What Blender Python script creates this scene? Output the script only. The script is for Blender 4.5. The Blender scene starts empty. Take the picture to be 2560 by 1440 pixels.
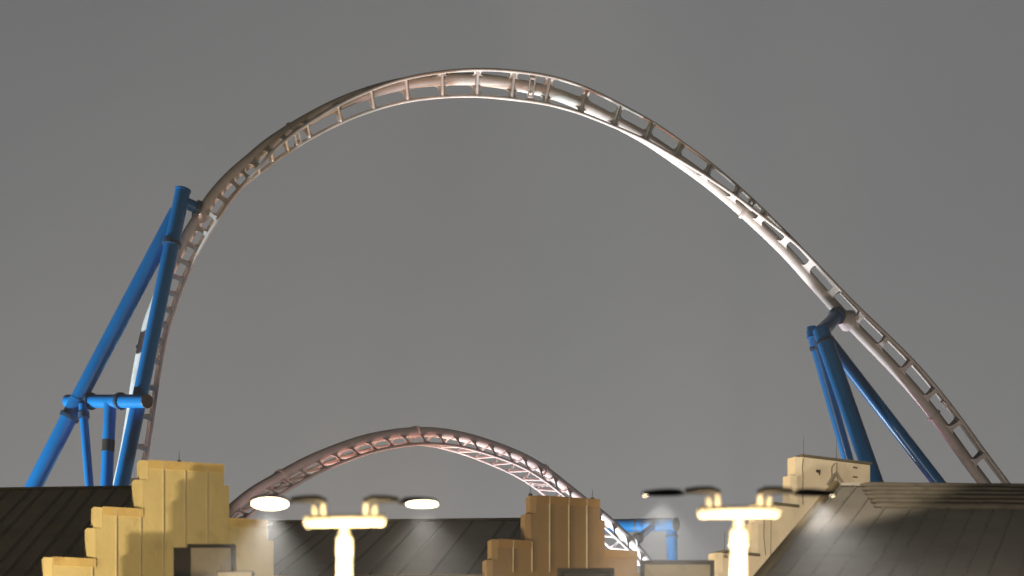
import bpy, bmesh, math, random
from mathutils import Vector, Matrix, Quaternion
from math import radians as R, sin, cos, pi
random.seed(7)
sc = bpy.context.scene
col = sc.collection

# ------------------------------------------------------------------ camera
F = 6000.0            # focal length in pixels of the 2560 px wide photograph
HY = 2300.0           # row of the horizon, below the frame
CZ = 1.6
cam_d = bpy.data.cameras.new("camera"); cam = bpy.data.objects.new("camera", cam_d); col.objects.link(cam)
cam.location = (0, 0, CZ); cam.rotation_euler = (R(90), 0, 0)
cam_d.sensor_width = 36.0; cam_d.lens = 36.0 * F / 2560.0
cam_d.shift_y = (HY - 720.0) / 2560.0
cam_d.clip_start = 0.5; cam_d.clip_end = 8000
cam_d.dof.use_dof = True; cam_d.dof.focus_distance = 102.0; cam_d.dof.aperture_fstop = 1.35
sc.camera = cam

# ------------------------------------------------------------------ sky: low cloud lit by the town, darker overhead
w = bpy.data.worlds.new("World"); sc.world = w; w.use_nodes = True
nt = w.node_tree; nt.nodes.clear()
o_ = nt.nodes.new('ShaderNodeOutputWorld'); bg = nt.nodes.new('ShaderNodeBackground')
tc = nt.nodes.new('ShaderNodeTexCoord'); sx = nt.nodes.new('ShaderNodeSeparateXYZ')
cr = nt.nodes.new('ShaderNodeValToRGB')
nt.links.new(tc.outputs['Generated'], sx.inputs[0]); nt.links.new(sx.outputs['Z'], cr.inputs[0])
e = cr.color_ramp.elements
e[0].position = 0.0; e[0].color = (.045, .040, .034, 1)
e[1].position = 1.0; e[1].color = (.05, .049, .047, 1)
for p, c in ((.10, (.278, .272, .269)), (.19, (.232, .230, .228)), (.27, (.204, .204, .205)), (.36, (.178, .179, .181)), (.55, (.08, .079, .077))):
    q = e.new(p); q.color = (*c, 1)
nz = nt.nodes.new('ShaderNodeTexNoise'); nz.inputs['Scale'].default_value = 5.0; nz.inputs['Detail'].default_value = 5
nt.links.new(tc.outputs['Generated'], nz.inputs['Vector'])
mr = nt.nodes.new('ShaderNodeMapRange'); mr.inputs[3].default_value = .91; mr.inputs[4].default_value = 1.09
nt.links.new(nz.outputs[0], mr.inputs[0])
mx = nt.nodes.new('ShaderNodeVectorMath'); mx.operation = 'SCALE'
nt.links.new(cr.outputs[0], mx.inputs[0]); nt.links.new(mr.outputs[0], mx.inputs['Scale'])
# the town's glow lies ahead; the cloud behind the viewer is darker
my = nt.nodes.new('ShaderNodeMapRange'); my.inputs[1].default_value = -.2; my.inputs[2].default_value = .75; my.inputs[3].default_value = .14; my.inputs[4].default_value = 1.0
nt.links.new(sx.outputs['Y'], my.inputs[0])
m2 = nt.nodes.new('ShaderNodeVectorMath'); m2.operation = 'SCALE'
nt.links.new(mx.outputs[0], m2.inputs[0]); nt.links.new(my.outputs[0], m2.inputs['Scale'])
nt.links.new(m2.outputs[0], bg.inputs[0]); bg.inputs[1].default_value = 1.0
nt.links.new(bg.outputs[0], o_.inputs[0])

# ------------------------------------------------------------------ park floodlights, plus added fill lights (no fixtures built)
def spot(name, loc, target, power, colr, ang, blend=.4, size=.25):
    d = bpy.data.lights.new(name, 'SPOT'); d.energy = power; d.color = colr
    d.spot_size = R(ang); d.spot_blend = blend; d.shadow_soft_size = size
    o = bpy.data.objects.new(name, d); col.objects.link(o)
    o.location = loc; o.rotation_euler = (Vector(target) - Vector(loc)).to_track_quat('-Z', 'Y').to_euler()
    return o
COOL = (.86, .95, 1.0); WARM = (1.0, .62, .32); SOD = (1.0, .78, .42)
spot("floodlight_tower", (-40, 93, .8), (-19.5, 98, 21), 130000, (.74, .90, 1), 30, .8)
spot("floodlight_arch_left", (-9, 124, .8), (-13, 99, 30), 62000, (1, .72, .46), 46)
spot("floodlight_arch_right", (2.5, 99, .8), (6, 100.5, 33), 50000, COOL, 29, .1)
spot("fill_arch_low", (6, 76, .8), (16.5, 103, 21), 10500, (1, .80, .68), 50)  # added fill that brightens the low right descent of the arch
spot("floodlight_hill_back", (-3, 113, .8), (3.5, 108, 19.5), 52000, (.88, .95, 1), 52)
spot("floodlight_hill_red", (-8, 88, .8), (-2, 100, 20.5), 20000, (1, .46, .40), 42)
spot("fill_hill_front", (-3, 80, 12), (-6, 98, 20.5), 3200, (1, .72, .66), 66)  # extra light put in to lift the front of the hill
spot("floodlight_pink", (7, 122, .8), (13.5, 102, 21), 12000, (1, .25, .62), 24)
spot("floodlight_pink", (-8, 120, .8), (-17, 101, 26), 14000, (1, .25, .55), 26)
spot("floodlight_portal", (-2, 100, .8), (6.5, 117, 18), 48000, COOL, 40)
spot("floodlight_facade", (-21, 47, .8), (-4, 60, 10.5), 22000, SOD, 70, .4, .04)
spot("fill_facade_low", (-14, 42, .8), (-3, 60, 10.5), 10000, SOD, 70)  # second light added to fill the shadowed part of the yellow gable
spot("fill_cream_gable", (-1, 30, 17), (7.0, 60, 10.6), 38000, (1, .88, .70), 20)  # added high above the frame to brighten the cream gable
spot("fill_lanterns", (-1, 24, 5.2), (0.5, 41, 7.6), 5600, (1, .84, .60), 70)  # invented source that brightens the lantern panels
spot("fill_right_roof", (6, 32, 5.6), (10, 52, 8.3), 6500, (1, .90, .74), 58, .8)  # made-up light put in to raise the right roof
spot("post_light_left", (-2.0, 17.5, .3), (-1.55, 22, 4.3), 48000, (1, .80, .46), 15, .6)
spot("post_light_right", (1.6, 17.5, .3), (2.05, 22, 4.35), 48000, (1, .80, .50), 15, .6)

sc.view_settings.view_transform = 'Standard'; sc.view_settings.look = 'None'
sc.view_settings.exposure = 0.0; sc.view_settings.gamma = 1.0
sc.render.engine = 'CYCLES'
sc.cycles.use_denoising = True
sc.cycles.volume_bounces = 0; sc.cycles.max_bounces = 6
sc.cycles.sample_clamp_indirect = 4.0

# ------------------------------------------------------------------ helpers
def at(px, py, D):
    return Vector(((px - 1280.0) / F * D, D, CZ + (HY - py) / F * D))
def proj(p):
    return (1280 + p.x / p.y * F, HY - (p.z - CZ) / p.y * F)

def mat(name, base, rough=.5, metal=0.0, var=.12, scale=3.0, bump=0.0, streak=0.0, dirt=None, spec=.5, coat=0.0):
    m = bpy.data.materials.new(name); m.use_nodes = True
    n = m.node_tree.nodes; l = m.node_tree.links; b = n['Principled BSDF']
    b.inputs['Roughness'].default_value = rough; b.inputs['Metallic'].default_value = metal
    b.inputs['Specular IOR Level'].default_value = spec
    b.inputs['Coat Weight'].default_value = coat
    t = n.new('ShaderNodeTexCoord')
    mp = n.new('ShaderNodeMapping'); mp.inputs['Scale'].default_value = (1, 1, 1 - .85 * streak)
    l.new(t.outputs['Object'], mp.inputs[0])
    a = n.new('ShaderNodeTexNoise'); a.inputs['Scale'].default_value = scale; a.inputs['Detail'].default_value = 8; a.inputs['Roughness'].default_value = .65
    l.new(mp.outputs[0], a.inputs['Vector'])
    r = n.new('ShaderNodeValToRGB'); r.color_ramp.elements[0].position = .3; r.color_ramp.elements[1].position = .7
    d = dirt if dirt else tuple(c * (1 - 2 * var) for c in base)
    r.color_ramp.elements[0].color = (*d, 1); r.color_ramp.elements[1].color = (*[min(1, c * (1 + var)) for c in base], 1)
    q = r.color_ramp.elements.new(.47); q.color = (*base, 1)
    l.new(a.outputs[0], r.inputs[0]); l.new(r.outputs[0], b.inputs['Base Color'])
    if bump:
        bp = n.new('ShaderNodeBump'); bp.inputs['Strength'].default_value = bump; bp.inputs['Distance'].default_value = .02
        a2 = n.new('ShaderNodeTexNoise'); a2.inputs['Scale'].default_value = scale * 9; a2.inputs['Detail'].default_value = 4
        l.new(mp.outputs[0], a2.inputs['Vector']); l.new(a2.outputs[0], bp.inputs['Height']); l.new(bp.outputs[0], b.inputs['Normal'])
    return m

M_track = mat("weathered_white_steel", (.62, .585, .54), .52, 0, .06, 1.1, 0, .0, (.50, .45, .41), spec=.35)
M_rail = mat("worn_rail_steel", (.62, .58, .53), .45, 0, .08, 1.4, 0, .0, (.48, .43, .39), spec=.4)
M_hill = mat("weathered_pale_steel", (.60, .53, .51), .45, 0, .07, 1.1, 0, 0, (.46, .39, .37), spec=.4)
M_blue = mat("blue_gloss_steel", (.003, .165, .44), .34, 0, .06, .6, 0, .7, (.003, .135, .36), coat=.15)
M_flange = mat("grey_blue_flange_steel", (.05, .10, .17), .4, .3, .2, 5)
M_bolt = mat("dull_bolt_steel", (.16, .14, .13), .45, .6, .2, 8)
M_dark = mat("dark_powder_coat", (.035, .028, .02), .5, 0, .2, 6)
M_pole = mat("cream_painted_pole", (.62, .55, .42), .42, 0, .06, 5)
M_yel = mat("ochre_render", (.56, .47, .26), .8, 0, .10, 1.3, .35, .4, (.40, .34, .17))
M_yelc = mat("ochre_coping_render", (.57, .43, .19), .8, 0, .10, 1.2, .3, .3, (.42, .28, .13))
M_brn = mat("tan_render", (.245, .165, .095), .8, 0, .14, .9, .35, .6, (.19, .13, .075))
M_brnc = mat("tan_coping_render", (.27, .17, .08), .8, 0, .14, 1.2, .3, .3, (.26, .16, .08))
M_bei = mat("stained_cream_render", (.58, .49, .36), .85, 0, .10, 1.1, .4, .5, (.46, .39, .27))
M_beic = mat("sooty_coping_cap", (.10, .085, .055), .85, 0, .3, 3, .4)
M_bat = mat("grey_conduit", (.52, .46, .36), .6, 0, .1, 4)
M_crack = mat("dark_crack_filler", (.09, .075, .05), .9, 0, .2, 5)
M_roofL = mat("dark_timber_roofing", (.22, .165, .08), .75, 0, .15, .8, .5, .0, (.15, .11, .052))
M_roofM = mat("brown_sheet_roofing", (.135, .108, .082), .65, 0, .18, .7, .4, 0, (.095, .075, .058))
M_roofR = mat("grey_brown_sheet_roofing", (.24, .215, .18), .65, 0, .18, .6, .4, 0, (.18, .162, .135))
M_seamD = mat('dark_roof_batten', (.018, .014, .009), .8, 0, .2, 3)
M_seamP = mat('pale_roof_batten', (.22, .20, .17), .7, 0, .2, 3)
M_roll = mat("thatch_roll_brown", (.085, .072, .052), .9, 0, .25, 2.5, .8, 0, (.05, .04, .028))
M_wall = mat("dim_render_wall", (.20, .17, .13), .85, 0, .1, 1.0, .3)
M_panel = mat("beige_panel_sheet", (.44, .37, .25), .7, 0, .08, 3, .1)
M_grnd = mat("park_asphalt", (.05, .048, .045), .9, 0, .2, .5, .4)
def emis(name, c, s):
    m = bpy.data.materials.new(name); m.use_nodes = True; b = m.node_tree.nodes['Principled BSDF']
    b.inputs['Base Color'].default_value = (.8, .78, .7, 1)
    b.inputs['Emission Color'].default_value = (*c, 1); b.inputs['Emission Strength'].default_value = s
    return m
M_lit = emis("lit_lamp_lens", (1, .84, .52), 18)

def empty(name, loc):
    o = bpy.data.objects.new(name, None); o.empty_display_size = .3; o.location = loc; col.objects.link(o); return o
def tag(o, label=None, cat=None, group=None, kind=None):
    for k, v in (('label', label), ('category', cat), ('group', group), ('kind', kind)):
        if v: o[k] = v
    return o
class MB:
    def __init__(s): s.bm = bmesh.new()
    def build(s, name, m, root=None, parent=None, smooth=True, ang=40):
        # vertices are world coordinates; root = the thing (all parts sit at its origin)
        org = Vector(root.location) if root else Vector((0, 0, 0))
        if org.length: bmesh.ops.translate(s.bm, verts=s.bm.verts, vec=-org)
        bmesh.ops.recalc_face_normals(s.bm, faces=s.bm.faces)
        me = bpy.data.meshes.new(name); s.bm.to_mesh(me); s.bm.free(); me.materials.append(m)
        if smooth:
            for p in me.polygons: p.use_smooth = True
            try: me.set_sharp_from_angle(angle=R(ang))
            except Exception: pass
        o = bpy.data.objects.new(name, me); col.objects.link(o)
        if parent is not None: o.parent = parent
        elif root is not None: o.parent = root
        return o
    def tube(s, pts, r, n=12, cap=True):
        bm = s.bm; pts = [Vector(p) for p in pts]; rings = []
        t0 = (pts[1] - pts[0]).normalized()
        a = t0.orthogonal().normalized(); 
        for i, p in enumerate(pts):
            t = (pts[min(i + 1, len(pts) - 1)] - pts[max(i - 1, 0)]).normalized()
            a = (a - t * a.dot(t)).normalized(); b = t.cross(a)
            rr = r[i] if isinstance(r, (list, tuple)) else r
            rings.append([bm.verts.new(p + (a * cos(2 * pi * k / n) + b * sin(2 * pi * k / n)) * rr) for k in range(n)])
        for i in range(len(rings) - 1):
            for k in range(n):
                bm.faces.new((rings[i][k], rings[i][(k + 1) % n], rings[i + 1][(k + 1) % n], rings[i + 1][k]))
        if cap:
            bm.faces.new(rings[0]); bm.faces.new(rings[-1])
        return s
    def prism(s, poly, d):
        bm = s.bm; a = [bm.verts.new(p) for p in poly]; b = [bm.verts.new(Vector(p) + d) for p in poly]; n = len(a)
        bm.faces.new(a); bm.faces.new(b[::-1])
        for k in range(n): bm.faces.new((a[k], a[(k + 1) % n], b[(k + 1) % n], b[k]))
        return s
    def box(s, o, ex, ey, ez):      # centre and three half vectors
        o, ex, ey, ez = map(Vector, (o, ex, ey, ez))
        s.prism([o - ex - ey - ez, o + ex - ey - ez, o + ex + ey - ez, o - ex + ey - ez], ez * 2); return s
    def disc(s, c, ax, r, th, n=24):
        ax = Vector(ax).normalized(); c = Vector(c); s.tube([c - ax * th / 2, c + ax * th / 2], r, n); return s
def flange(root, c, ax, r, parent=None, m=None, nb=14, th=.14, out=.085, bolts=True):
    c = Vector(c); ax = Vector(ax).normalized()
    b = MB(); b.disc(c - ax * (th * .27), ax, r + out, th * .42); b.disc(c + ax * (th * .27), ax, r + out, th * .42)
    if bolts:
        u = ax.orthogonal().normalized(); v = ax.cross(u)
        for k in range(nb):
            p = c + (u * cos(2 * pi * k / nb) + v * sin(2 * pi * k / nb)) * (r + out * .55)
            b.tube([p - ax * (th * .75), p + ax * (th * .75)], .022, 6)
    return b.build('flange', m or M_flange, root, parent)

# ------------------------------------------------------------------ ground
gm = MB(); gm.bm.faces.new([gm.bm.verts.new(v) for v in ((-4000, -1000, 0), (4000, -1000, 0), (4000, 7000, 0), (-4000, 7000, 0))])
tag(gm.build('ground', M_grnd, smooth=False), kind='structure')

# ------------------------------------------------------------------ coaster track
def catmull(rows, sub):
    out = []
    n = len(rows)
    for i in range(n - 1):
        p0 = rows[max(i - 1, 0)]; p1 = rows[i]; p2 = rows[i + 1]; p3 = rows[min(i + 2, n - 1)]
        for j in range(sub):
            t = j / sub
            out.append(tuple(.5 * ((2 * b) + (-a + c) * t + (2 * a - 5 * b + 4 * c - d) * t * t + (-a + 3 * b - 3 * c + d) * t ** 3)
                             for a, b, c, d in zip(p0, p1, p2, p3)))
    out.append(tuple(rows[-1])); return out
def smooth_rows(rows, it=2):
    for _ in range(it):
        rows = [rows[0]] + [tuple(.25 * a + .5 * b + .25 * c for a, b, c in zip(rows[i - 1], rows[i], rows[i + 1])) for i in range(1, len(rows) - 1)] + [rows[-1]]
    return rows
class Track:
    """rows: image column, image row and distance of the line midway between the rails, roll, spine offset"""
    def __init__(s, rows, gauge, r_rail, r_spine):
        s.rows = smooth_rows(catmull(rows, 8), 6); s.g = gauge; s.rr = r_rail; s.rs = r_spine
        s.c = [at(r[0], r[1], r[2]) for r in s.rows]; s.fr = []
        n = len(s.c); cp = Vector((0, 0, CZ))
        for i, p in enumerate(s.c):
            t = (s.c[min(i + 1, n - 1)] - s.c[max(i - 1, 0)]).normalized()
            ray = (p - cp).normalized(); nn = ray.cross(t).normalized()
            if nn.dot(Vector((0, 0, 1))) < 0 and abs(nn.z) > .05: nn = -nn
            if i and nn.dot(s.fr[-1][1]) < 0: nn = -nn
            ee = t.cross(nn).normalized()
            if ee.dot(ray) > 0: ee = -ee
            psi = R(s.rows[i][3]); u = (cos(psi) * ee + sin(psi) * nn).normalized(); wv = (cos(psi) * nn - sin(psi) * ee).normalized()
            s.fr.append((t, nn, u, wv))
        s.spine = [p - f[2] * r[4] for p, f, r in zip(s.c, s.fr, s.rows)]
        s.ra = [p + f[3] * gauge / 2 for p, f in zip(s.c, s.fr)]; s.rb = [p - f[3] * gauge / 2 for p, f in zip(s.c, s.fr)]
    def near(s, px, py):
        best = min(range(len(s.c)), key=lambda i: (s.rows[i][0] - px) ** 2 + (s.rows[i][1] - py) ** 2)
        # refine between neighbours
        i = min(max(best, 1), len(s.c) - 2); bf = (1e9, 0)
        for k in range(-10, 11):
            f = i + k / 10; a = int(math.floor(f)); t = f - a
            if a + 1 >= len(s.c): continue
            x = s.rows[a][0] * (1 - t) + s.rows[a + 1][0] * t; y = s.rows[a][1] * (1 - t) + s.rows[a + 1][1] * t
            d = (x - px) ** 2 + (y - py) ** 2
            if d < bf[0]: bf = (d, f)
        return bf[1]
    def frame(s, f):
        a = int(math.floor(f)); a = min(a, len(s.c) - 2); t = f - a
        c = s.c[a].lerp(s.c[a + 1], t); fr = [s.fr[a][k].lerp(s.fr[a + 1][k], t).normalized() for k in range(4)]
        return c, fr[0], fr[2], fr[3], s.rows[a][4] * (1 - t) + s.rows[a + 1][4] * t
    def tie(s, root, f, m, hb=.35, hm=.14, ht=.22):
        c, t, u, wv, off = s.frame(f)
        b = MB(); g = s.g / 2
        # cross tube between the rails
        b.tube([c - wv * (g - s.rr * .6) - u * .03, c + wv * (g - s.rr * .6) - u * .03], .062, 10)
        # two flared web plates from the spine to each rail
        for sg in (-1, 1):
            side = wv * sg
            p0 = c - u * off + side * s.rs * .78 + u * s.rs * .35
            p1 = c + side * (g - s.rr * .7) - u * s.rr * .2
            d = (p1 - p0); nrm = d.cross(t).normalized() * .016
            L = []; Rr = []
            for k in range(9):
                v = k / 8; q = (2 * v - 1)
                h = hm + ((hb - hm) * max(0, -q) ** 2.6 + (ht - hm) * max(0, q) ** 3.0)
                pc = p0 + d * v
                L.append(pc - t * h); Rr.append(pc + t * h)
            b.prism([p - nrm for p in L + Rr[::-1]], nrm * 2)
        return b.build('cross_tie', m, root)
    def joint(s, root, f, m, ring=True):
        c, t, u, wv, off = s.frame(f); g = s.g / 2
        o = None
        if ring: o = flange(root, c - u * off, t, s.rs, None, m, 12, .12, .055, False)
        b = MB()
        for dt in (-.10, .10):
            for h in (-.05, ):
                b.tube([c + t * dt - wv * (g - .13), c + t * dt + wv * (g - .13)], .035, 8)
        for sg in (-1, 1):
            b.prism([c + wv * sg * (g - .02) - t * .2 - u * .02, c + wv * sg * (g - .02) + t * .2 - u * .02,
                     c + wv * sg * (g - .18) + t * .13 - u * .02, c + wv * sg * (g - .18) - t * .13 - u * .02], -u * .09)
            b.tube([c + t * -.10 + wv * sg * (g - .18), c + t * .10 + wv * sg * (g - .18)], .05, 8)
        b.build('splice_bracket', m, root)

arch_rows = [  # column, row, distance, roll, spine offset
 (322, 1330, 102.6, -97, .86), (345, 1230, 102.1, -97, .86), (368, 1120, 101.5, -97, .85), (394, 935, 100.7, -97, .80), (415, 831, 100.2, -96, .77), (433, 775, 99.9, -96, .73),
 (455, 710, 99.6, -96, .70), (487, 640, 99.3, -96, .66), (520, 580, 99.0, -96, .62), (561, 516, 98.7, -95, .60), (602, 468, 98.5, -90, .57),
 (645, 428, 98.4, -81, .54), (681, 393, 98.45, -73, .51), (718, 364, 98.5, -66, .49), (773, 327, 98.6, -60, .47), (850, 284, 98.75, -53, .46),
 (932, 249, 98.9, -45, .44), (1018, 224, 99.1, -37, .43), (1107, 211, 99.3, -28, .43), (1195, 207, 99.5, -18, .42), (1283, 213, 99.65, -5, .42),
 (1373, 226, 99.8, 9, .42), (1460, 252, 100.0, 23, .42), (1545, 290, 100.3, 36, .42), (1624, 329, 100.6, 46, .42), (1700, 377, 100.9, 54, .43),
 (1774, 427, 101.15, 62, .44), (1845, 481, 101.4, 71, .46), (1912, 538, 101.6, 79, .49), (1974, 593, 101.8, 87, .53), (2015, 634, 101.9, 91, .56),
 (2071, 694, 102, 93, .60), (2138, 765, 102.1, 95, .64), (2204, 829, 102.3, 96, .68), (2279, 904, 102.6, 97, .72), (2339, 973, 102.9, 98, .72),
 (2399, 1050, 103.3, 98, .73), (2459, 1133, 103.8, 98, .74), (2526, 1222, 104.3, 98, .74), (2600, 1322, 105, 98, .74), (2690, 1450, 106, 98, .74)]
T1 = Track(arch_rows, 1.09, .07, .25)
arch = tag(empty('coaster_track', (6, 95, 0)), 'tall pale steel track arch with open rungs spanning the whole picture', 'roller coaster track', 'roller coaster track sections')
def make_track(T, root, m, mr_):
    MB().tube(T.spine, T.rs, 20).build('spine_tube', m, root)
    MB().tube(T.ra, T.rr, 12).build('rail', mr_, root); MB().tube(T.rb, T.rr, 12).build('rail', mr_, root)
make_track(T1, arch, M_track, M_rail)
tie_px = [(327, 1290), (345, 1207), (362, 1120), (379, 1045), (390, 971), (400, 905), (408, 855), (418, 815), (430, 778), (442, 738), (456, 700), (473, 662), (494, 622), (517, 583), (541, 545), (568, 506), (597, 470), (622, 446),
 (648, 424), (682, 393), (719, 363), (773, 327), (850, 284), (932, 249), (1018, 225), (1107, 211), (1194, 207), (1283, 213), (1369, 226), (1460, 252), (1544, 289), (1623, 329),
 (1698, 376), (1772, 426), (1843, 480), (1910, 536), (1972, 592), (2034, 655), (2095, 720), (2157, 783), (2218, 843), (2277, 903), (2338, 972), (2399, 1050), (2459, 1133), (2526, 1222), (2600, 1322)]
for k, p in enumerate(tie_px):
    if k < 18: T1.tie(arch, T1.near(*p), M_track, .21, .07, .14)
    elif k < 24: T1.tie(arch, T1.near(*p), M_track, .27, .10, .17)
    elif k < 40: T1.tie(arch, T1.near(*p), M_track)
    else: T1.tie(arch, T1.near(*p), M_track, .30, .08, .13)
for p in ((745, 345), (1329, 219), (1878, 509), (2368, 1010), (404, 880)): T1.joint(arch, T1.near(*p), M_track)

hill_rows0 = [  # spine column, row, distance, roll, spine offset
 (520, 1330, 87, -104, .46), (575, 1278, 88, -104, .46), (632, 1231, 89.6, -104, .46), (692, 1196, 91.2, -103, .46), (768, 1154, 93, -102, .46), (842, 1123, 94.8, -100, .46), (918, 1098, 96.6, -97, .47), (1000, 1083, 98.6, -93, .48),
 (1077, 1080, 100.4, -87, .50), (1148, 1090, 102.2, -78, .54), (1223, 1111, 104, -71, .60), (1294, 1138, 105.8, -66, .66), (1352, 1170, 107.4, -64, .69), (1402, 1207, 108.8, -63, .70),
 (1460, 1253, 110.4, -62, .70), (1499, 1283, 111.4, -62, .70), (1535, 1314, 112.4, -62, .70), (1580, 1357, 113.6, -62, .70), (1622, 1407, 114.8, -62, .70), (1670, 1470, 116, -62, .70)]
# turn spine positions into mid-rail positions
def spine_to_mid(rows):
    out = []; n = len(rows)
    for i, r in enumerate(rows):
        a = at(*rows[max(i - 1, 0)][:3]); b = at(*rows[min(i + 1, n - 1)][:3]); p = at(*r[:3])
        t = (b - a).normalized(); ray = (p - Vector((0, 0, CZ))).normalized(); nn = ray.cross(t).normalized()
        if nn.z < 0: nn = -nn
        ee = t.cross(nn).normalized()
        if ee.dot(ray) > 0: ee = -ee
        psi = R(r[3]); u = cos(psi) * ee + sin(psi) * nn; q = p + u * r[4]; x, y = proj(q)
        out.append((x, y, q.y, r[3], r[4]))
    return out
hrows = spine_to_mid(hill_rows0)
T2 = Track(hrows, 1.12, .065, .21)
hill = tag(empty('coaster_track', (0, 100, 0)), 'low reddish track hill behind the street lamps, its thick tube on top', 'roller coaster track', 'roller coaster track sections')
make_track(T2, hill, M_hill, M_hill)
# even spacing of ties on the hill
L = 0; nxt = .4; SP = 1.27
for i in range(len(T2.c) - 1):
    d = (T2.c[i + 1] - T2.c[i]).length
    while L + d >= nxt:
        T2.tie(hill, i + (nxt - L) / d, M_hill, .34, .07, .2); nxt += SP
    L += d
for x in (700, 1040, 1358):
    i = min(range(len(T2.c)), key=lambda k: abs(proj(T2.spine[k])[0] - x)); T2.joint(hill, i, M_hill)

# ------------------------------------------------------------------ blue supports
def column(root, a, b, r, name='column', m=M_blue, n=28, parent=None):
    return MB().tube([a, b], r, n).build(name, m, root, parent)
def along(a, b, z):
    return a + (b - a) * ((z - a.z) / (b.z - a.z))
def ground_of(a, b): return along(a, b, 0.0)
# left tower
tl = tag(empty('support_tower', (-19, 107, 0)), 'bright blue tubular tower with crossbeam carrying the left side of the arch', 'coaster support', 'blue tubular coaster supports')
A0 = at(457, 477, 98.0); A1 = ground_of(A0, at(302, 1222, 96.4))
colA = column(tl, A0, A1, .31)
dA = (A1 - A0).normalized()
flange(tl, along(A0, A1, at(0, 601, 97.2).z), dA, .31, colA)
MB().disc(A0 + dA * -.02, dA, .335, .08).build('end_cap', M_blue, tl, colA)
hubD = 106.3
B0 = at(443, 530, 98.0); B1 = at(196, 998, 98.6); colB = column(tl, B0, B1, .33)
B2 = ground_of(B1, at(81, 1223, 99.0)); colB2 = column(tl, B1, B2, .34)
flange(tl, along(B1, B2, at(0, 1042, 98.7).z), B2 - B1, .34, colB2)
H0 = at(169, 1003, 99.6); H1 = at(367, 1003, 96.0); beam = column(tl, H0, H1, .27, 'crossbeam')
for x in (228, 303):
    t = (x - 169) / (367 - 169); flange(tl, H0.lerp(H1, t), H1 - H0, .27, beam, nb=16)
MB().disc(H1, H1 - H0, .285, .06).build('end_cap', M_bolt, tl, beam)
C0 = at(207, 1010, 98.4); C1 = ground_of(C0, at(224, 1222, 98.2)); colC = column(tl, C0, C1, .18, 'brace')
flange(tl, along(C0, C1, at(0, 1038, 98.4).z), C1 - C0, .18, colC, th=.22, out=.06)
D0 = at(276, 1006, 97.6); D1 = ground_of(D0, at(266, 1222, 97.6)); colD = column(tl, D0, D1, .255, n=10)
MB().tube([along(D0, D1, at(0, 1100, 97.6).z), along(D0, D1, at(0, 1129, 97.6).z)], .262, 10).build('dark_band', M_dark, tl, colD)
# connector to the arch
iC = T1.near(530, 568); cc, tt, uu, ww, of_ = T1.frame(iC); sp = cc - uu * of_
K0 = A0 + dA * .42; K2 = at(520, 533, 98.4); K1 = K0.lerp(K2, .62)
arm = column(tl, K0, K1, .235, 'arm'); flange(tl, K1, K2 - K0, .25, arm, th=.16)
i2 = min(range(len(T1.spine)), key=lambda k: (proj(T1.spine[k])[0] - 519) ** 2 + (proj(T1.spine[k])[1] - 540) ** 2)
S = T1.spine[i2]
MB().tube([K1 + (S - K1) * .06, K1 + (S - K1) * .35, K1 + (S - K1) * .7, S], [.24, .25, .31, .42], 20).build('saddle', M_track, arch)

# right tower
tr = tag(empty('support_tower', (11, 87, 0)), 'dark blue splayed leg support under the right side of the arch', 'coaster support', 'blue tubular coaster supports')
E0 = at(2052, 823, 100.7); E1 = ground_of(E0, at(2190, 1215, 99.2)); colE = column(tr, E0, E1, .355)
G0 = at(2066, 845, 101.2); G1 = ground_of(G0, at(2349, 1211, 102.7)); colG = column(tr, G0, G1, .27)
F0 = at(2029, 826, 101.8); F1 = ground_of(F0, at(2120, 1150, 103.7)); colF = column(tr, F0, F1, .24)
MB().tube([F0 + Vector((-.01, 0, .16)), F0 + Vector((.05, 0, -.3))], [.20, .25], 24).build('end_cap', M_blue, tr, colF)
for (a, b, r, c, row) in ((E0, E1, .355, colE, 857), (F0, F1, .24, colF, 865)):
    flange(tr, along(a, b, at(0, row, a.y).z), b - a, r, c, th=.10, out=.05)
i3 = min(range(len(T1.spine)), key=lambda k: (proj(T1.spine[k])[0] - 2118) ** 2 + (proj(T1.spine[k])[1] - 795) ** 2)
S3 = T1.spine[i3]; Q0 = E0 + Vector((.02, 0, -.12)); Q1 = at(2093, 789, S3.y - (S3.y - 100.7) * .3)
MB().tube([E0 + (E1 - E0).normalized() * .5, E0 + (E1 - E0).normalized() * .1, Q0.lerp(Q1, .3), Q1], [.355, .335, .29, .28], 24).build('arm', M_blue, tr)
flange(tr, Q1, Q1 - Q0 , .285, None, th=.16)
MB().tube([Q1 + (S3 - Q1) * .12, Q1 + (S3 - Q1) * .45, S3 + (S3 - Q1) * .05], [.26, .31, .47], 20).build('saddle', M_track, arch)

# middle portal behind the hill
tp = tag(empty('support_portal', (6, 116, 0)), 'pale blue portal frame with round end cap between the gables', 'coaster support', 'blue tubular coaster supports')
P0 = at(1440, 1316, 118.5); P1 = at(1690, 1311, 115.5); pb = column(tp, P0, P1, .32, 'crossbeam')
MB().disc(P1, P1 - P0, .33, .06).build('end_cap', M_bolt, tp, pb)
for x in (1596, 1642):
    t = (x - 1440) / 250.; MB().disc(P0.lerp(P1, t), P1 - P0, .328, .10).build('dark_band', M_bolt, tp, pb)
V0 = at(1679, 1316, 115.7); V1 = ground_of(V0, at(1681, 1400, 115.7)); vc = column(tp, V0, V1, .26); flange(tp, along(V0, V1, at(0, 1341, 115.7).z), Vector((0, 0, 1)), .26, vc, th=.08, out=.06)
V2 = at(1452, 1316, 118.3); column(tp, V2, Vector((V2.x, V2.y, 0)), .26)
i4 = min(range(len(T2.spine)), key=lambda k: (proj(T2.spine[k])[0] - 1582) ** 2)
S4 = T2.spine[i4]; W0 = at(1632, 1316, 116.0); W1 = W0.lerp(S4, .72)
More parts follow.
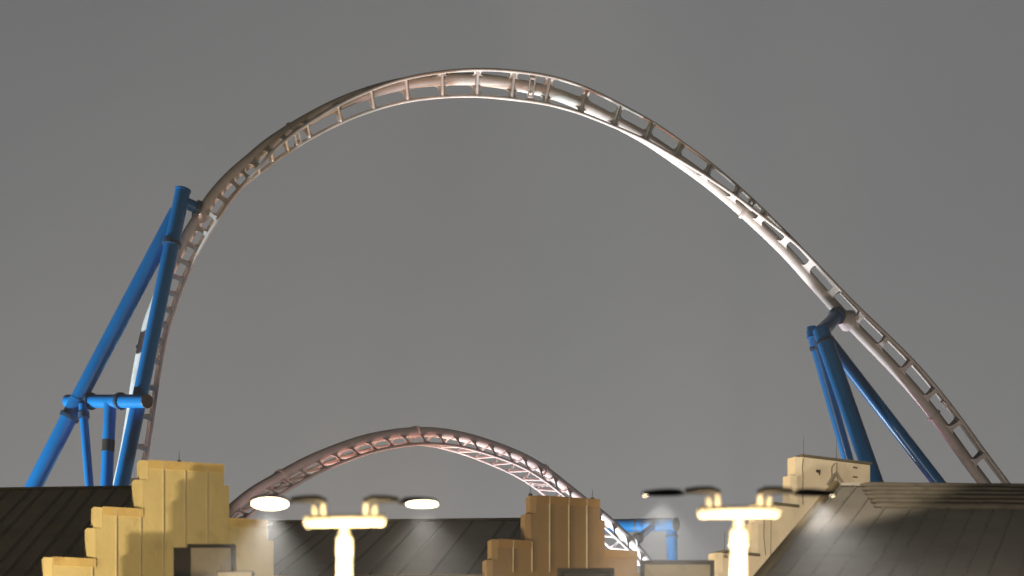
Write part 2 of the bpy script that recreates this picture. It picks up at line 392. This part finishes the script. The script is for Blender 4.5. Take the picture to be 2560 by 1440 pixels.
column(tp, W0, W1, .165, 'arm'); flange(tp, W1, S4 - W0, .19, None, M_bolt, th=.2); MB().tube([W1, S4], [.18, .28], 16).build('saddle', M_hill, hill)

# ------------------------------------------------------------------ stepped gables
class Facade:
    def __init__(s, px, D, gam):
        s.o = at(px, HY, D); s.o.z = 0; s.g = R(gam); s.x = Vector((cos(s.g), sin(s.g), 0)); s.n = Vector((sin(s.g), -cos(s.g), 0))
    def uz(s, px, py):
        ray = Vector(((px - 1280) / F, 1, (HY - py) / F)); cp = Vector((0, 0, CZ))
        t = (s.o - cp).dot(s.n) / ray.dot(s.n); p = cp + ray * t; return ((p - s.o).dot(s.x), p.z)
    def pt(s, u, z, d=0): return s.o + s.x * u + Vector((0, 0, z)) + s.n * d
def rectify(pts):
    pts = [list(p) for p in pts]
    for i in range(len(pts) - 1):
        a, b = pts[i], pts[i + 1]
        if abs(a[0] - b[0]) < abs(a[1] - b[1]): b[0] = a[0]
        else: b[1] = a[1]
    return pts
def gable(fc, outline, th, m, mc, label, band=.20, ret=.22, retd=.035, proud=.022, battens=(), capm=None, ground_pts=None):
    P = [fc.uz(*p) for p in outline]
    pk = max(range(len(P)), key=lambda i: P[i][1])          # left half then right half from the top
    P = rectify(P[:pk + 1][::-1])[::-1][:-1] + rectify(P[pk:])
    zmin = 0.0
    poly = [(P[0][0], zmin)] + [tuple(p) for p in P] + [(P[-1][0], zmin)]
    root = tag(empty('stepped_gable_wall', fc.pt(sum(p[0] for p in P) / len(P), 0)), label, 'gable wall', 'stepped gable walls')
    MB().prism([fc.pt(u, z) for u, z in poly], -fc.n * th).build('wall', m, root, smooth=False)
    # raised bands under every step
    for a, b in zip(P[:-1], P[1:]):
        if abs(a[1] - b[1]) < .02 and abs(a[0] - b[0]) > .35:
            u0, u1 = sorted((a[0], b[0])); z = a[1]
            if capm:
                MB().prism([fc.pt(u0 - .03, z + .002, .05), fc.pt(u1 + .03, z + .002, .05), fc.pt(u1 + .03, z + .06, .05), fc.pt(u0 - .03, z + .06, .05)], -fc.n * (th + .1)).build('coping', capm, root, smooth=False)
            else:
                MB().prism([fc.pt(u0 + .003, z - band, proud), fc.pt(u1, z - band, proud), fc.pt(u1, z + .012, proud), fc.pt(u0 + .003, z + .012, proud)], -fc.n * (proud - .001)).build('coping', mc, root, smooth=False)
    # splayed returns on the left of every step
    for a, b in zip(P[:-1], P[1:]):
        if abs(a[0] - b[0]) < .02 and a[1] < b[1]:
            z0, z1 = a[1], b[1] - .004; u = a[0]
            if z0 < .5: continue
            pr = [fc.pt(u - .004, z0, 0), fc.pt(u - ret, z0, -retd), fc.pt(u - ret, z0, -th), fc.pt(u - .004, z0, -th)]
            MB().prism(pr, Vector((0, 0, z1 - z0))).build('corner_return', m, root, smooth=False)
    for px, py0, py1, wd in battens:
        wd *= .55; u, z0 = fc.uz(px, py0); _, z1 = fc.uz(px, py1)
        MB().prism([fc.pt(u - wd / 2, z1, proud + .002), fc.pt(u + wd / 2, z1, proud + .002), fc.pt(u + wd / 2, z0, proud + .002), fc.pt(u - wd / 2, z0, proud + .002)], -fc.n * (proud + .001)).build('conduit', M_bat, root, smooth=False)
    return root

fL = Facade(455, 60, 18)
gL = gable(fL, [(-100, 1700), (-100, 1518), (-1, 1520), (27, 1520), (27, 1397 + 120), (27, 1450), (132, 1450), (132, 1396), (240, 1398), (240, 1321), (256, 1321), (256, 1270), (358, 1273), (358, 1200), (371, 1200), (371, 1151), (560, 1162),
  (560, 1214), (573, 1214), (573, 1296), (670, 1301), (670, 1351), (684, 1352), (684, 1440), (790, 1446), (790, 1600)] [4:], 0.40, M_yel, M_yelc,
  'mustard yellow stepped gable wall below the left blue tower', battens=((408, 1152, 1500, .05), (463, 1156, 1500, .05), (518, 1160, 1480, .05), (352, 1274, 1500, .05), (291, 1271, 1500, .045), (231, 1397, 1500, .05)))
fM = Facade(1410, 60, 20)
gM = gable(fM, [(1108, 1600), (1108, 1478), (1217, 1478), (1217 + 15, 1400), (1245, 1400), (1245, 1350), (1328, 1353), (1328, 1285), (1341, 1285), (1341, 1239), (1500, 1251), (1500, 1300), (1512, 1300), (1512, 1374), (1593, 1380), (1593, 1432), (1606, 1432), (1606, 1520), (1700, 1526), (1700, 1650)],
  .35, M_brn, M_brnc, 'brown stepped gable wall in front of the low track hill', band=.19, ret=.15, battens=((1374, 1241, 1430, .045), (1422, 1245, 1430, .045), (1467, 1248, 1430, .045), (1330, 1354, 1430, .04), (1283, 1352, 1430, .035)))
fR = Facade(2000, 60, 30)
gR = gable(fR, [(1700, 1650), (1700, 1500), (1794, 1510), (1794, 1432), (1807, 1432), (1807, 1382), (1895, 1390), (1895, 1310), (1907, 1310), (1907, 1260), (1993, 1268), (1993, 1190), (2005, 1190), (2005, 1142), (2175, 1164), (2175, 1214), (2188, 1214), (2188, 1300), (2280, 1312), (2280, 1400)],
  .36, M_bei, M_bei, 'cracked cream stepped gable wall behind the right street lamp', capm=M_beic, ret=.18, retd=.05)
# unseen wall added below the frame, shaped to cast a stepped shadow on the gable
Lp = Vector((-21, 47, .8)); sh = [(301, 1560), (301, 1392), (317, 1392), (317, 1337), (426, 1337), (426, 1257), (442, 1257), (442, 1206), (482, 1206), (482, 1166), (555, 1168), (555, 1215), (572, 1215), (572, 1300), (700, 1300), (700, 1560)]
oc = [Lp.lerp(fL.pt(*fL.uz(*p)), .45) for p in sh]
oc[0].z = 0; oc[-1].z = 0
yw = tag(empty('shadow_wall', (oc[5].x, oc[5].y, 0)), 'unseen stepped wall added to cast a shadow on the yellow gable', 'wall')
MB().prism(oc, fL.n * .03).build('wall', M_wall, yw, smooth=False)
# details on the cream gable: weathered hole, cracks, stains
def fquad(root, fc, name, m, pts, d=.02):
    MB().prism([fc.pt(*fc.uz(*p), d) for p in pts], -fc.n * (d - .002)).build(name, m, root, smooth=False)
fquad(gR, fR, 'vent_hole', M_dark, [(2040, 1174), (2050, 1175), (2050, 1182), (2048, 1189), (2046, 1182), (2040, 1181)])
def crack(root, fc, pts, wd, m=M_crack):
    b = MB()
    P = [fc.pt(*fc.uz(*p), .008) for p in pts]
    b.tube(P, wd, 5); b.build('crack', m, root)
crack(gR, fR, [(2008, 1146), (2005, 1170), (2007, 1190), (2006, 1230), (2007, 1262)], .012)
crack(gR, fR, [(2079, 1192), (2079, 1168), (2085, 1160), (2092, 1157), (2091, 1180), (2093, 1200), (2101, 1214)], .012)
crack(gR, fR, [(1910, 1300), (1909, 1340), (1912, 1370), (1914, 1388)], .010)
crack(gR, fR, [(1927, 1270), (1927, 1320), (1926, 1395)], .012, M_wall)
crack(gR, fR, [(2069, 1213), (2084, 1188), (2091, 1182), (2097, 1194), (2108, 1211)], .05, M_wall)
crack(gR, fR, [(2132, 1168), (2142, 1170)], .02); crack(gR, fR, [(2132, 1192), (2142, 1193)], .02)

# lightning rods
def rod(px, y1, y0, D, label):
    a = at(px, y1, D); b = at(px, y0, D)
    o = MB().tube([a, b], [.009, .005], 6)
    r = empty('lightning_rod', a); tag(r, label, 'rod', 'thin rods on the gables and roofs')
    o.build('mast', M_dark, r)
    MB().disc(a + Vector((0, 0, .03)), (0, 0, 1), .05, .05, 10).build('base', M_dark, r)
rod(448, 1157, 1128, 60.2, 'short thin rod on top of the mustard yellow gable')
rod(1326, 1240, 1206, 59.9, 'thin rod at the left corner of the brown gable top')
rod(1481, 1250, 1224, 60.4, 'thin rod at the right corner of the brown gable top')
rod(962, 1308, 1280, 72, 'thin rod on the middle roof beside the left street lamp')
rod(2009, 1142, 1092, 60.2, 'tall thin rod on the top step of the cream gable')
rod(2091, 1153, 1096, 61, 'thin rod on the cream gable close to the blue legs')
rod(1911, 1262, 1209, 59.3, 'thin rod on a middle step of the cream gable')
rod(1811, 1384, 1328, 58.6, 'thin rod on the lowest visible step of the cream gable')

# ------------------------------------------------------------------ roofs with bodies
def roofed(label, ra, rb, seam, nse, m, name='park_building', rib=(.05, .06), jit=.25, m2=None):
    """ra, rb ridge ends, seam vector from the ridge down to the front eave"""
    ra, rb, seam = Vector(ra), Vector(rb), Vector(seam)
    root = tag(empty(name, (ra.x * .5 + rb.x * .5, ra.y, 0)), label, 'building', 'park buildings with dark roofs')
    back = Vector((-seam.x, -seam.y, seam.z)); th = Vector((0, 0, -.18))
    up = (rb - ra).cross(seam).normalized(); up = up if up.z > 0 else -up
    b = MB(); ea, eb, ba, bb = ra + seam, rb + seam, ra + back, rb + back
    b.prism([ra, rb, eb, ea], th); b.prism([ra + Vector((0, .004, 0)), rb + Vector((0, .004, 0)), bb, ba], th)
    nf = len(b.bm.faces)
    for k in range(nse + 1):
        t = (k + random.uniform(-jit, jit)) / nse; t = min(max(t, .002), .998)
        p = ra.lerp(rb, t); x = (rb - ra).normalized() * rib[0]
        b.prism([p - x + up * .002, p + x + up * .002, p + x + up * rib[1], p - x + up * rib[1]], seam)
    b.bm.faces.ensure_lookup_table()
    for k in range(nf, len(b.bm.faces)): b.bm.faces[k].material_index = 1
    b.prism([ra + up * .03 + Vector((0, -.12, -.03)), ra + up * .03 + Vector((0, .12, -.03)), ra + up * .07 + Vector((0, .1, 0)), ra + up * .07 + Vector((0, -.1, 0))], rb - ra)
    ro = b.build('roof', m, root, smooth=False); ro.data.materials.append(m2 or M_seamD)
    i = .5
    w = MB(); f = Vector((seam.x, seam.y, 0)); s1 = 1 - i / f.length
    c = [ra + f * s1, rb + f * s1, rb - f * s1, ra - f * s1]; zt = ra.z + seam.z * s1 - .2
    w.prism([Vector((p.x, p.y, 0)) for p in c], Vector((0, 0, zt)))
    # gable triangles
    for p, dd in ((ra, 1), (rb, -1)):
        dirx = (rb - ra).normalized() * dd
        w.prism([Vector((p.x, p.y, ra.z - .3)) + dirx * .1, Vector((p.x, p.y, zt)) + f * s1 + dirx * .1, Vector((p.x, p.y, zt)) - f * s1 + dirx * .1], dirx * .2)
    w.build('wall', M_wall, root, smooth=False)
    return root
roofed('dark boarded roof at the far left behind the yellow gable', at(-220, 1228, 80), at(420, 1219, 80), (.5, -15, -5.3), 15, M_roofL, rib=(.05, .03))
roofed('wide brown roof in the middle behind the left street lamp', at(560, 1309, 73), at(1503, 1299, 73), (-.9, -11.5, -3.3), 15, M_roofM, rib=(.035, .02))
rr = roofed('grey roof with stacked thatch rolls at the right edge', at(2100, 1216, 55), at(2760, 1222, 55), (-2.95, -10.5, -3.75), 13, M_roofR, m2=M_seamP, rib=(.03, .02))
ra, sv = at(2100, 1216, 55), Vector((-2.95, -10.5, -3.75)); rb = at(2760, 1222, 55)
for k in range(6):
    t = .010 + k * .048
    p = ra + sv * t + Vector((.45 + .05 * k - sv.x * t * .55, 0, .05)); q = rb + sv * t + Vector((0, 0, .05))
    pts = []; N = 46
    for j in range(N + 1):
        v = p.lerp(q, j / N) + Vector((0, 0, .003 * sin(j * .5 + k * 1.7))); pts.append(v)
    rads = [(.07 if j > 1 else (.03 if j == 0 else .055)) * random.uniform(.985, 1.015) for j in range(N + 1)]
    MB().tube(pts, rads, 12).build('ridge_roll', M_roll, rr)
MB().tube([ra + Vector((-.1, 0, .05)), ra + sv + Vector((-.1, 0, .05))], .09, 8).build('rake_trim', M_roofL, rr)

# ------------------------------------------------------------------ street lamps
def lamp(px, pyb, label, heads, D=22.0, col_=.001):
    c = at(px, pyb, D)       # centre of the cross tube
    root = tag(empty('street_lamp', (c.x, c.y, 0)), label, 'street lamp', 'double armed street lamps')
    z = c.z; k = D / F
    MB().tube([(c.x, D, 0), (c.x, D, .5), (c.x, D, .52), (c.x, D, z - .9), (c.x, D, z - .17), (c.x, D, z - .16), (c.x, D, z - .10), (c.x, D, z - .04)], [.13, .13, .080, .076, .076, .072, .055, .035], 24).build('pole', M_pole, root)
    MB().tube([(c.x, D, z - .32), (c.x, D, z - .31), (c.x, D, z - .17), (c.x, D, z - .155)], [.077, .077 + col_, .077 + col_, .077], 24).build('collar', M_pole, root)
    hw = 88 * k
    a, b = Vector((c.x - hw, D, z - .002)), Vector((c.x + hw, D, z + .006))
    MB().tube([a - Vector((.055, 0, 0)), a - Vector((.035, 0, 0)), a, a + Vector((.01, 0, 0)), b - Vector((.01, 0, 0)), b, b + Vector((.035, 0, 0)), b + Vector((.055, 0, 0))], [.028, .052, .064, .056, .056, .064, .052, .028], 24).build('cross_tube', M_pole, root)
    for sg, hd in zip((-1, 1), heads):
        e_ = a if sg < 0 else b
        x = e_.x - sg * .05
        MB().tube([(x, D, z + .03), (x, D, z + .10), (x + sg * .01, D, z + .145)], [.034, .03, .022], 14).build('riser', M_pole, root)
        MB().tube([(x - sg * .08, D, z + .03), (x - sg * .075, D, z + .17)], [.03, .024], 14).build('riser', M_pole, root)
        # bracket and flat lamp head
        tilt = R(hd['tilt']); L = hd['len']
        hz = z + .185
        MB().tube([(x - sg * .10, D, hz - .01), (x - sg * .02, D, hz + .015), (x + sg * .10, D, hz + .018), (x + sg * .22, D, hz + .01)], [.03, .04, .036, .026], 14).build('bracket', M_dark, root)
        bm = MB(); cx = x + sg * (.22 + L / 2); N = 28; yv = Vector((0, cos(tilt), sin(tilt))); zv = Vector((0, -sin(tilt), cos(tilt)))
        rows_ = [(-.030, .80), (-.022, 1.0), (-.008, 1.0), (.012, .86), (.026, .55), (.032, .2)]
        rings = []
        for h, s_ in rows_:
            ring = []
            for q in range(N):
                th = 2 * pi * q / N
                ex = cos(th); ey = sin(th)
                taper = 1 - .35 * (-sg * ex + 1) / 2 * .8
                ring.append(bm.bm.verts.new(Vector((cx, D, hz)) + Vector((ex * L / 2 * s_ if s_ > .7 else ex * L / 2 * s_ - sg * L * .12, 0, 0)) + yv * (ey * .125 * s_ * taper) + zv * h))
            rings.append(ring)
        for i in range(len(rings) - 1):
            for q in range(N): bm.bm.faces.new((rings[i][q], rings[i][(q + 1) % N], rings[i + 1][(q + 1) % N], rings[i + 1][q]))
        bm.bm.faces.new(rings[0]); bm.bm.faces.new(rings[-1])
        head = bm.build('lamp_head', M_dark, root)
        bm = MB(); vs = []
        for q in range(N):
            th = 2 * pi * q / N
            vs.append(Vector((cx + sg * L * hd['loff'], D, hz)) + Vector((cos(th) * L * hd['lr'], 0, 0)) + yv * (sin(th) * hd.get('ly', .095)) + zv * -.0312)
        bm.prism(vs, zv * .003); bm.build('lens', M_lit, root, head)
        s = spot('street_lamp_light', (cx + sg * L * hd['loff'], D, hz - .07), (cx + sg * L * hd['loff'] + sg * hd.get('aim', .1), D + hd['dy'], hz - 1), hd['w'], (1, .95, .86), 108, 1.0, .06)
    return root
lamp(862, 1303, 'left street lamp whose two heads both shine brightly', [dict(tilt=-19, len=.37, loff=.02, lr=.44, w=16000, dy=.35), dict(tilt=-4, len=.37, loff=.08, lr=.38, w=7000, dy=.45)])
lamp(1847, 1281, 'right street lamp with dark heads before the cream gable', [dict(tilt=16, ly=.055, len=.40, loff=.05, lr=.40, w=11000, dy=.5, aim=-.05), dict(tilt=16, ly=.055, len=.40, loff=.05, lr=.40, w=14000, dy=.55, aim=.35)], col_=.010)

# ------------------------------------------------------------------ dark framed lantern boxes at the bottom edge
def lantern(px0, px1, py0, D, label, h=1.0, lean=0.0, fr=.07, wl=0.0, pm=None):
    a = at(px0, py0, D); b = at(px1, py0 + lean, D); zt = a.z
    root = tag(empty('lantern_box', ((a.x + b.x) / 2, D, 0)), label, 'lantern', 'dark framed lantern boxes')
    x0, x1 = a.x, b.x; ym = D + (x1 - x0) / 2; f = fr; W = x1 - x0
    m = MB()
    for (p, q) in (((x0 - wl, zt - h), (x0 + f, zt - f)), ((x1 - f, zt - h), (x1, zt - f)), ((x0, zt - f), (x1, zt)), ((x0, zt - h - f), (x1, zt - h))):
        m.prism([(p[0], D, p[1]), (q[0], D, p[1]), (q[0], D, q[1]), (p[0], D, q[1])], Vector((0, .25, 0)))
    m.build('frame', M_dark, root, smooth=False)
    m = MB(); c = Vector(((x0 + x1) / 2, D + .20, zt - h * .62)); q = [Vector((x0 + f, D + .05, zt - f)), Vector((x1 - f, D + .05, zt - f)), Vector((x1 - f, D + .05, zt - h)), Vector((x0 + f, D + .05, zt - h))]
    cv = m.bm.verts.new(c); v = [m.bm.verts.new(p) for p in q]; bk = [m.bm.verts.new(p + Vector((0, .18, 0))) for p in q]
    for k in range(4): m.bm.faces.new((cv, v[k], v[(k + 1) % 4])); m.bm.faces.new((v[k], v[(k + 1) % 4], bk[(k + 1) % 4], bk[k]))
    m.bm.faces.new(bk); m.build('panel', pm or M_panel, root, smooth=False)
    MB().tube([((x0 + x1) / 2, D + .2, 0), ((x0 + x1) / 2, D + .2, zt - h)], .06, 12).build('post', M_dark, root)
    return root
lantern(1601, 1786, 1400, 40, 'dark framed lantern box with beige folded panel left of the cream gable')
lantern(468, 586, 1360, 42, 'grey framed lantern box in front of the yellow gable', fr=.06, wl=.24, lean=6)
lantern(1394, 1536, 1420, 42, 'dark framed lantern box at the bottom before the brown gable', pm=M_dark)
lantern(541, 632, 1427, 36, 'small pale lantern box at the bottom edge below the bright lamp head', fr=.012, h=.8)

# ------------------------------------------------------------------ haze
HAZE = .0012
if HAZE > 0:
    hz = MB(); hz.box((0, 75, 24), (75, 0, 0), (0, 95, 0), (0, 0, 25.5))
    ho = hz.build('haze', bpy.data.materials.new('night_haze'), smooth=False); tag(ho, kind='stuff')
    m = ho.data.materials[0]; m.use_nodes = True; n = m.node_tree.nodes; n.clear()
    out = n.new('ShaderNodeOutputMaterial'); v = n.new('ShaderNodeVolumePrincipled')
    v.inputs['Color'].default_value = (.92, .93, .95, 1); v.inputs['Density'].default_value = HAZE; v.inputs['Anisotropy'].default_value = .2
    m.node_tree.links.new(v.outputs[0], out.inputs['Volume'])
